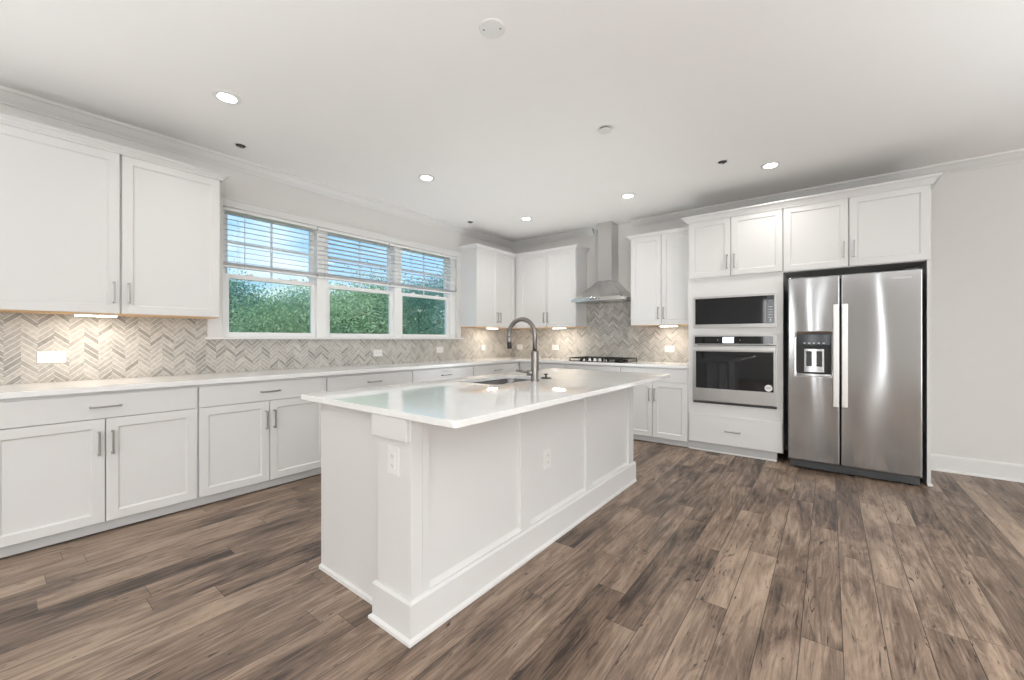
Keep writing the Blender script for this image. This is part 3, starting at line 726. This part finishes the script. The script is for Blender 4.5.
# ------------------------------------------------------------------ island
IX0, IX1 = 2.058, 2.860          # body
IY0, IY1 = -4.270, -1.975
t = thing('kitchen_island', 'white paneled kitchen island base standing on the wood floor', 'kitchen island', (0, 0, 0))
boxes('body', [(IX0, IX0+.02, IY0+.004, IY1, 0, .886), (IX1-.050, IX1-.030, IY0+.004, IY1, 0, .886), (IX0+.02, IX1-.05, IY0+.004, IY0+.024, 0, .886), (IX0+.02, IX1-.05, IY1-.02, IY1, 0, .886), (IX0+.02, IX1-.05, IY0+.024, IY1-.02, 0, .02)], 'cab', t)
boxes('end_panel', [(IX0-.006, 2.625, IY0-.010, IY0+.004, 0, .886)], 'cab', t, .001)
# seating side: stiles and recessed panels framed by a wide base
ST = [(-4.325, -4.228), (-3.584, -3.496), (-2.831, -2.738), (-2.079, -1.975)]
boxes('stile', [(IX1-.030, IX1-.008, -4.266, -4.228, .16, .886)], 'cab', t)
for a, b in ST[1:]: boxes('stile', [(IX1-.030, IX1-.008, a, b, .16, .886)], 'cab', t, .0015)
for (a, b), (c_, d_) in zip(ST, ST[1:]):
    boxes('recessed_panel', [(IX1-.032, IX1-.024, b, c_, .160, .886)], 'cab', t)
    bm = bmesh.new(); v = [bm.verts.new(p) for p in ((IX1-.024, b, .182), (IX1-.008, b, .160), (IX1-.024, b, .160), (IX1-.024, c_, .182), (IX1-.008, c_, .160), (IX1-.024, c_, .160))]
    for f in ((0, 1, 4, 3), (1, 2, 5, 4), (0, 3, 5, 2), (0, 2, 1), (3, 4, 5)): bm.faces.new([v[i] for i in f])
    link_mesh('panel_bead', bm, 'cab', t)
# corner post with cap block
boxes('corner_post', [(2.625, IX1-.008, -4.325, IY0+.004, 0, .886)], 'cab', t, .0015)
boxes('post_cap', [(2.610, IX1-.014, -4.343, -4.325, .792, .885)], 'cab', t, .0015)
IB = [(0, 0), (.016, 0), (.016, .150), (.008, .162), (0, .162)]
molding('base_molding', [(2.625, IY0), (2.625, -4.325), (IX1-.008, -4.325), (IX1-.008, IY1), (2.6, IY1)], IB, 'cab', t, -1)
IS = [(.016, 0), (.029, 0), (.028, .012), (.016, .020)]
molding('shoe_molding', [(2.625, IY0-.010), (2.625, -4.325), (IX1-.008, -4.325), (IX1-.008, IY1)], IS, 'trim', t, -1)
molding('shoe_molding', [(IX0-.006, IY0-.010), (2.608, IY0-.010)], [(0, 0), (.013, 0), (.012, .016), (0, .022)], 'trim', t, -1)
# kitchen side doors of the island
for k in range(3):
    a = IY0+.02+k*.745; bm = bmesh.new()
    d = shaker('door', a, a+.735, .10, .86, 0, t); d.data.transform(Matrix.Translation((IX0-.022, 0, 0)) @ Matrix(((0, 1, 0, 0), (1, 0, 0, 0), (0, 0, 1, 0), (0, 0, 0, 1))))
    bm.free()
SX0, SX1, SY0, SY1 = 2.115, 2.495, -3.375, -2.745
hl = rrect(SX0, SX1, SY0, SY1, .06)
ic = slab('island_countertop', [rrect(1.962, 3.128, -4.348, -1.868, .018, 5), hl[::-1]], .887, .914, 'quartz')
tag(ic, 'polished white quartz top of the kitchen island', 'countertop')
# sink
t = thing('sink', 'undermount stainless sink set in the island top', 'sink', ((SX0+SX1)/2, (SY0+SY1)/2, .887))
def bowl():
    bm = bmesh.new(); rings = []; hx, hy = (SX1-SX0)/2, (SY1-SY0)/2
    for o, z, r in ((.03, -.001, .08), (.004, -.001, .065), (.002, -.006, .062), (-.006, -.17, .055), (-.03, -.205, .045), (-.12, -.212, .03)):
        rings.append([bm.verts.new((x, y, z)) for x, y in rrect(-hx-o, hx+o, -hy-o, hy+o, r)])
    for o, z, r in ((-.10, -.215, .03), (-.028, -.209, .045), (-.003, -.172, .056), (.006, -.008, .064), (.03, -.004, .08)):
        rings.append([bm.verts.new((x, y, z)) for x, y in rrect(-hx-o, hx+o, -hy-o, hy+o, r)])
    for a, b in zip(rings, rings[1:]):
        if a is rings[5]: continue
        for k in range(len(a)): f = bm.faces.new((a[k], a[(k+1) % len(a)], b[(k+1) % len(a)], b[k])); f.smooth = True
    bm.faces.new(rings[5]); bm.faces.new(rings[6])
    return link_mesh('basin', bm, 'sink', t)
bowl()
lathe('drain', [(.045, 0), (.045, .003), (.038, .004), (.030, .0015), (.012, .0015)], 'nickel', t, (0, .05, -.212), 28)
# faucet
t = thing('faucet', 'tall gooseneck pull-down faucet in brushed nickel beside the island sink', 'faucet', (2.562, -3.035, .914))
lathe('base', [(.030, 0), (.030, .006), (.026, .010)], 'faucet', t, (0, 0, 0), 28)
lathe('body', [(.0270, .008), (.0270, .204), (.0235, .210)], 'faucet', t, (0, 0, 0), 28)
pts = [(0, 0, .205), (0, 0, .318)]
R = .114
for k in range(1, 25):
    a = PI*1.04*k/24; pts.append((-R+R*math.cos(a), 0, .318+R*math.sin(a)))
bm = bmesh.new(); tube_into(bm, pts, .0160, 18); link_mesh('neck', bm, 'faucet', t, smooth=True)
e = Vector(pts[-1]); dv = (Vector(pts[-1])-Vector(pts[-2])).normalized()
sp_ = tube('spray_head', [e-dv*.004, e+dv*.002, e+dv*.030, e+dv*.034], [.0150, .0175, .0175, .0165], 'faucet', t, 20)
tube('nozzle', [e+dv*.033, e+dv*.036, e+dv*.060, e+dv*.082], [.0150, .0155, .0165, .0175], 'black', t, 20)
boxes('spray_button', [(e.x+.010, e.x+.020, -.006, .006, e.z-.060, e.z-.034)], 'black', t, .002)
# lever handle on the side of the body
hv = Vector((-.82, -.57, 0)).normalized()
b0 = Vector((0, 0, .058))
tube('valve', [b0+hv*.010, b0+hv*.052], .020, 'faucet', t, 22)
tube('lever', [b0+hv*.046, b0+hv*.060+Vector((0, 0, .004)), b0+hv*.130+Vector((0, 0, .016))], [.009, .0085, .0065], 'faucet', t, 12)
# strainer plug
t = thing('sink_stopper', 'small black sink stopper lying on the island top beside the faucet', 'sink stopper', (2.500, -2.800, .914))
lathe('flange', [(.040, 0), (.042, .003), (.036, .006), (.012, .009)], 'black', t, (0, 0, 0), 28)
lathe('grip', [(.007, .008), (.006, .022), (.015, .026), (.016, .031), (.012, .034)], 'black', t, (0, 0, 0), 20)

# ------------------------------------------------------------------ outlets (local: x right, -y front)
def outlet(label, loc, rotz, horizontal, wide=1, group=None):
    t = thing('wall_outlet', label, 'outlet', loc, rotz, group)
    w, h = (.118, .078) if horizontal else (.074, .118)
    if wide == 2: w, h = .132, .080
    if wide == .5: w, h = .080, .080
    pl = boxes('cover_plate', [(-w/2, w/2, -.0065, 0, -h/2, h/2)], 'plastic', t, .0025)
    rw, rh = (.068, .034) if horizontal else (.034, .068)
    if wide == 2: rw, rh = .095, .036
    rc = boxes('receptacle', [(-rw/2, rw/2, -.0085, -.0064, -rh/2, rh/2)], 'plastic', t, .001)
    bm = bmesh.new()
    for s in (-1, 1):
        for q in (-1, 1):
            if horizontal: bx(bm, s*.020-.003, s*.020+.003, -.0088, -.0084, q*.006-.001, q*.006+.001)
            else: bx(bm, q*.006-.001, q*.006+.001, -.0088, -.0084, s*.020-.004, s*.020+.004)
        c_ = (s*.020+.008, -.0088, 0) if horizontal else (0, -.0088, s*.020-.008)
        lathe_into(bm, [(.0022, 0), (.0022, .0004)], c_, 10, 'Y')
    link_mesh('socket_slots', bm, 'slot', rc)
    return t
outlet('wide white double outlet on the tile at the left edge', (.008, -5.092, 1.083), RL, True, 2)
outlet('white outlet on the tile under the middle window', (.008, -2.560, 1.044), RL, True)
outlet('white outlet on the tile under the window nearest the corner', (.008, -1.600, 1.062), RL, True)
outlet('small square white outlet on the window wall near the corner', (.008, -.715, 1.078), RL, True, .5)
outlet('white outlet on the cooktop wall just right of the corner', (.175, -.008, 1.078), 0, True)
outlet('white outlet on the tile between corner and cooktop', (.855, -.008, 1.078), 0, True)
outlet('white outlet on the tile between cooktop and oven tower', (2.560, -.008, 1.080), 0, True)
outlet('white outlet on the corner post at the near end of the island', (2.742, -4.325, .702), 0, False)
outlet('white outlet on the middle panel of the island side', (IX1-.024, -3.305, .492), RL, False)

# ------------------------------------------------------------------ ceiling fixtures
def downlight(label, x, y, first=None):
    if first is None:
        t = thing('recessed_downlight', label, 'ceiling light', (x, y, H), 0, 'lit recessed ceiling lights')
        lathe('trim_ring', [(.080, -.0005), (.080, -.004), (.070, -.008), (.054, -.008), (.052, -.0005)], 'plastic', t, (0, 0, 0), 32)
        lathe('lens', [(.051, -.0010), (.051, -.0070), (.03, -.0075)], 'lens', t, (0, 0, 0), 28)
        d = bpy.data.lights.new('downlight_beam', 'SPOT'); d.energy = 21; d.spot_size = math.radians(150); d.spot_blend = 1.0; d.shadow_soft_size = .06; d.color = (1, .97, .92)
        l = bpy.data.objects.new('downlight_beam', d); COL.objects.link(l); l.parent = t; l.location = (0, 0, -.02)
    else:
        t = copy_tree(first); t.location = (x, y, H); t['label'] = label
    return t
dl = downlight('lit recessed ceiling light above the left wall cabinet, largest and nearest', 1.058, -4.397)
downlight('lit recessed ceiling light in front of the middle window', 1.053, -2.716, dl)
downlight('lit recessed ceiling light nearest the corner of the room', 1.036, -1.019, dl)
downlight('lit recessed ceiling light to the right of the hood chimney', 2.419, -1.021, dl)
downlight('lit recessed ceiling light in front of the refrigerator cabinets', 3.750, -.987, dl)
# lamps of the same kind further back in the room, outside the photograph
for x, y in ((5.6, -3.4), (6.6, -6.2), (3.6, -7.6)):
    lamp('room_downlight_light', 'SPOT', (x, y, H-.03), (0, 0, 0), 34, (1, .955, .89), spot_size=math.radians(150), spot_blend=1.0, shadow_soft_size=.06)

def open_box(label, x, y, first=None):
    if first is None:
        t = thing('pendant_junction_box', label, 'ceiling box', (x, y, H), 0, 'small open ceiling boxes')
        bm = bmesh.new(); lathe_into(bm, [(.046, 0), (.046, -.004), (.040, -.006), (.036, -.002)], (0, 0, 0), 24); link_mesh('rim', bm, 'plastic', t)
        lathe('opening', [(.034, -.001), (.034, -.0065), (.02, -.0066)], 'cavity', t, (0, 0, 0), 24)
        bm = bmesh.new()
        for a in (0, 1.9, 4.0): tube_into(bm, [(.01*math.cos(a), .01*math.sin(a), -.006), (.02*math.cos(a), .02*math.sin(a), -.018), (.004*math.cos(a+1), .012*math.sin(a+1), -.022)], .0025, 6)
        link_mesh('wire', bm, 'nickel', t)
    else:
        t = copy_tree(first); t.location = (x, y, H); t['label'] = label
    return t
ob = open_box('small dark ceiling opening near the crown above the left window', .372, -4.088)
open_box('small dark ceiling opening near the corner-side window', .347, -1.357, ob)
open_box('small dark ceiling opening left of the light before the refrigerator', 3.42, -1.335, ob)
t = thing('ceiling_cover_plate', 'round white blank cover plate with two screws on the ceiling', 'cover plate', (2.815, -3.785, H))
lathe('plate', [(.066, -.0002), (.066, -.004), (.060, -.007), (.02, -.0075)], 'plastic', t, (0, 0, 0), 36)
bm = bmesh.new()
for s in (-1, 1): lathe_into(bm, [(.004, -.007), (.004, -.009)], (s*.036, s*.022, 0), 10)
link_mesh('screw', bm, 'slot', t)
t = thing('sprinkler_cover', 'small round white raised disc on the ceiling over the island', 'sprinkler cover', (2.836, -2.502, H))
lathe('disc', [(.050, -.012), (.050, -.015), (.03, -.0155)], 'plastic', t, (0, 0, 0), 32)
lathe('collar', [(.040, -.0002), (.040, -.012)], 'slot', t, (0, 0, 0), 28)

# ------------------------------------------------------------------ under-cabinet light bars
def bar_light(label, loc, rotz, first=None):
    if first is None:
        t = thing('under_cabinet_light', label, 'light bar', loc, rotz, 'lit bars under the wall cabinets')
        boxes('housing', [(-.105, .105, -.028, .028, -.010, -.0005)], 'plastic', t, .002)
        boxes('lens', [(-.100, .100, -.024, .024, -.017, -.010)], 'strip', t, .002)
        d = bpy.data.lights.new('bar_beam', 'AREA'); d.shape = 'RECTANGLE'; d.size = .19; d.size_y = .04; d.energy = 1.6; d.color = (1, .89, .76)
        l = bpy.data.objects.new('bar_beam', d); COL.objects.link(l); l.parent = t; l.location = (0, 0, -.019)
    else:
        t = copy_tree(first); t.location = loc; t.rotation_euler.z = rotz; t['label'] = label
    return t
zb = 1.375
bl = bar_light('lit white bar under the wall cabinet left of the windows', (.235, -4.905, zb), RL)
bar_light('lit white bar under the wall cabinet between windows and corner', (.235, -.77, zb), RL, bl)
bar_light('lit white bar under the wall cabinet left of the hood', (1.06, -.235, zb), 0, bl)
bar_light('lit white bar under the wall cabinet right of the hood', (2.62, -.235, zb), 0, bl)
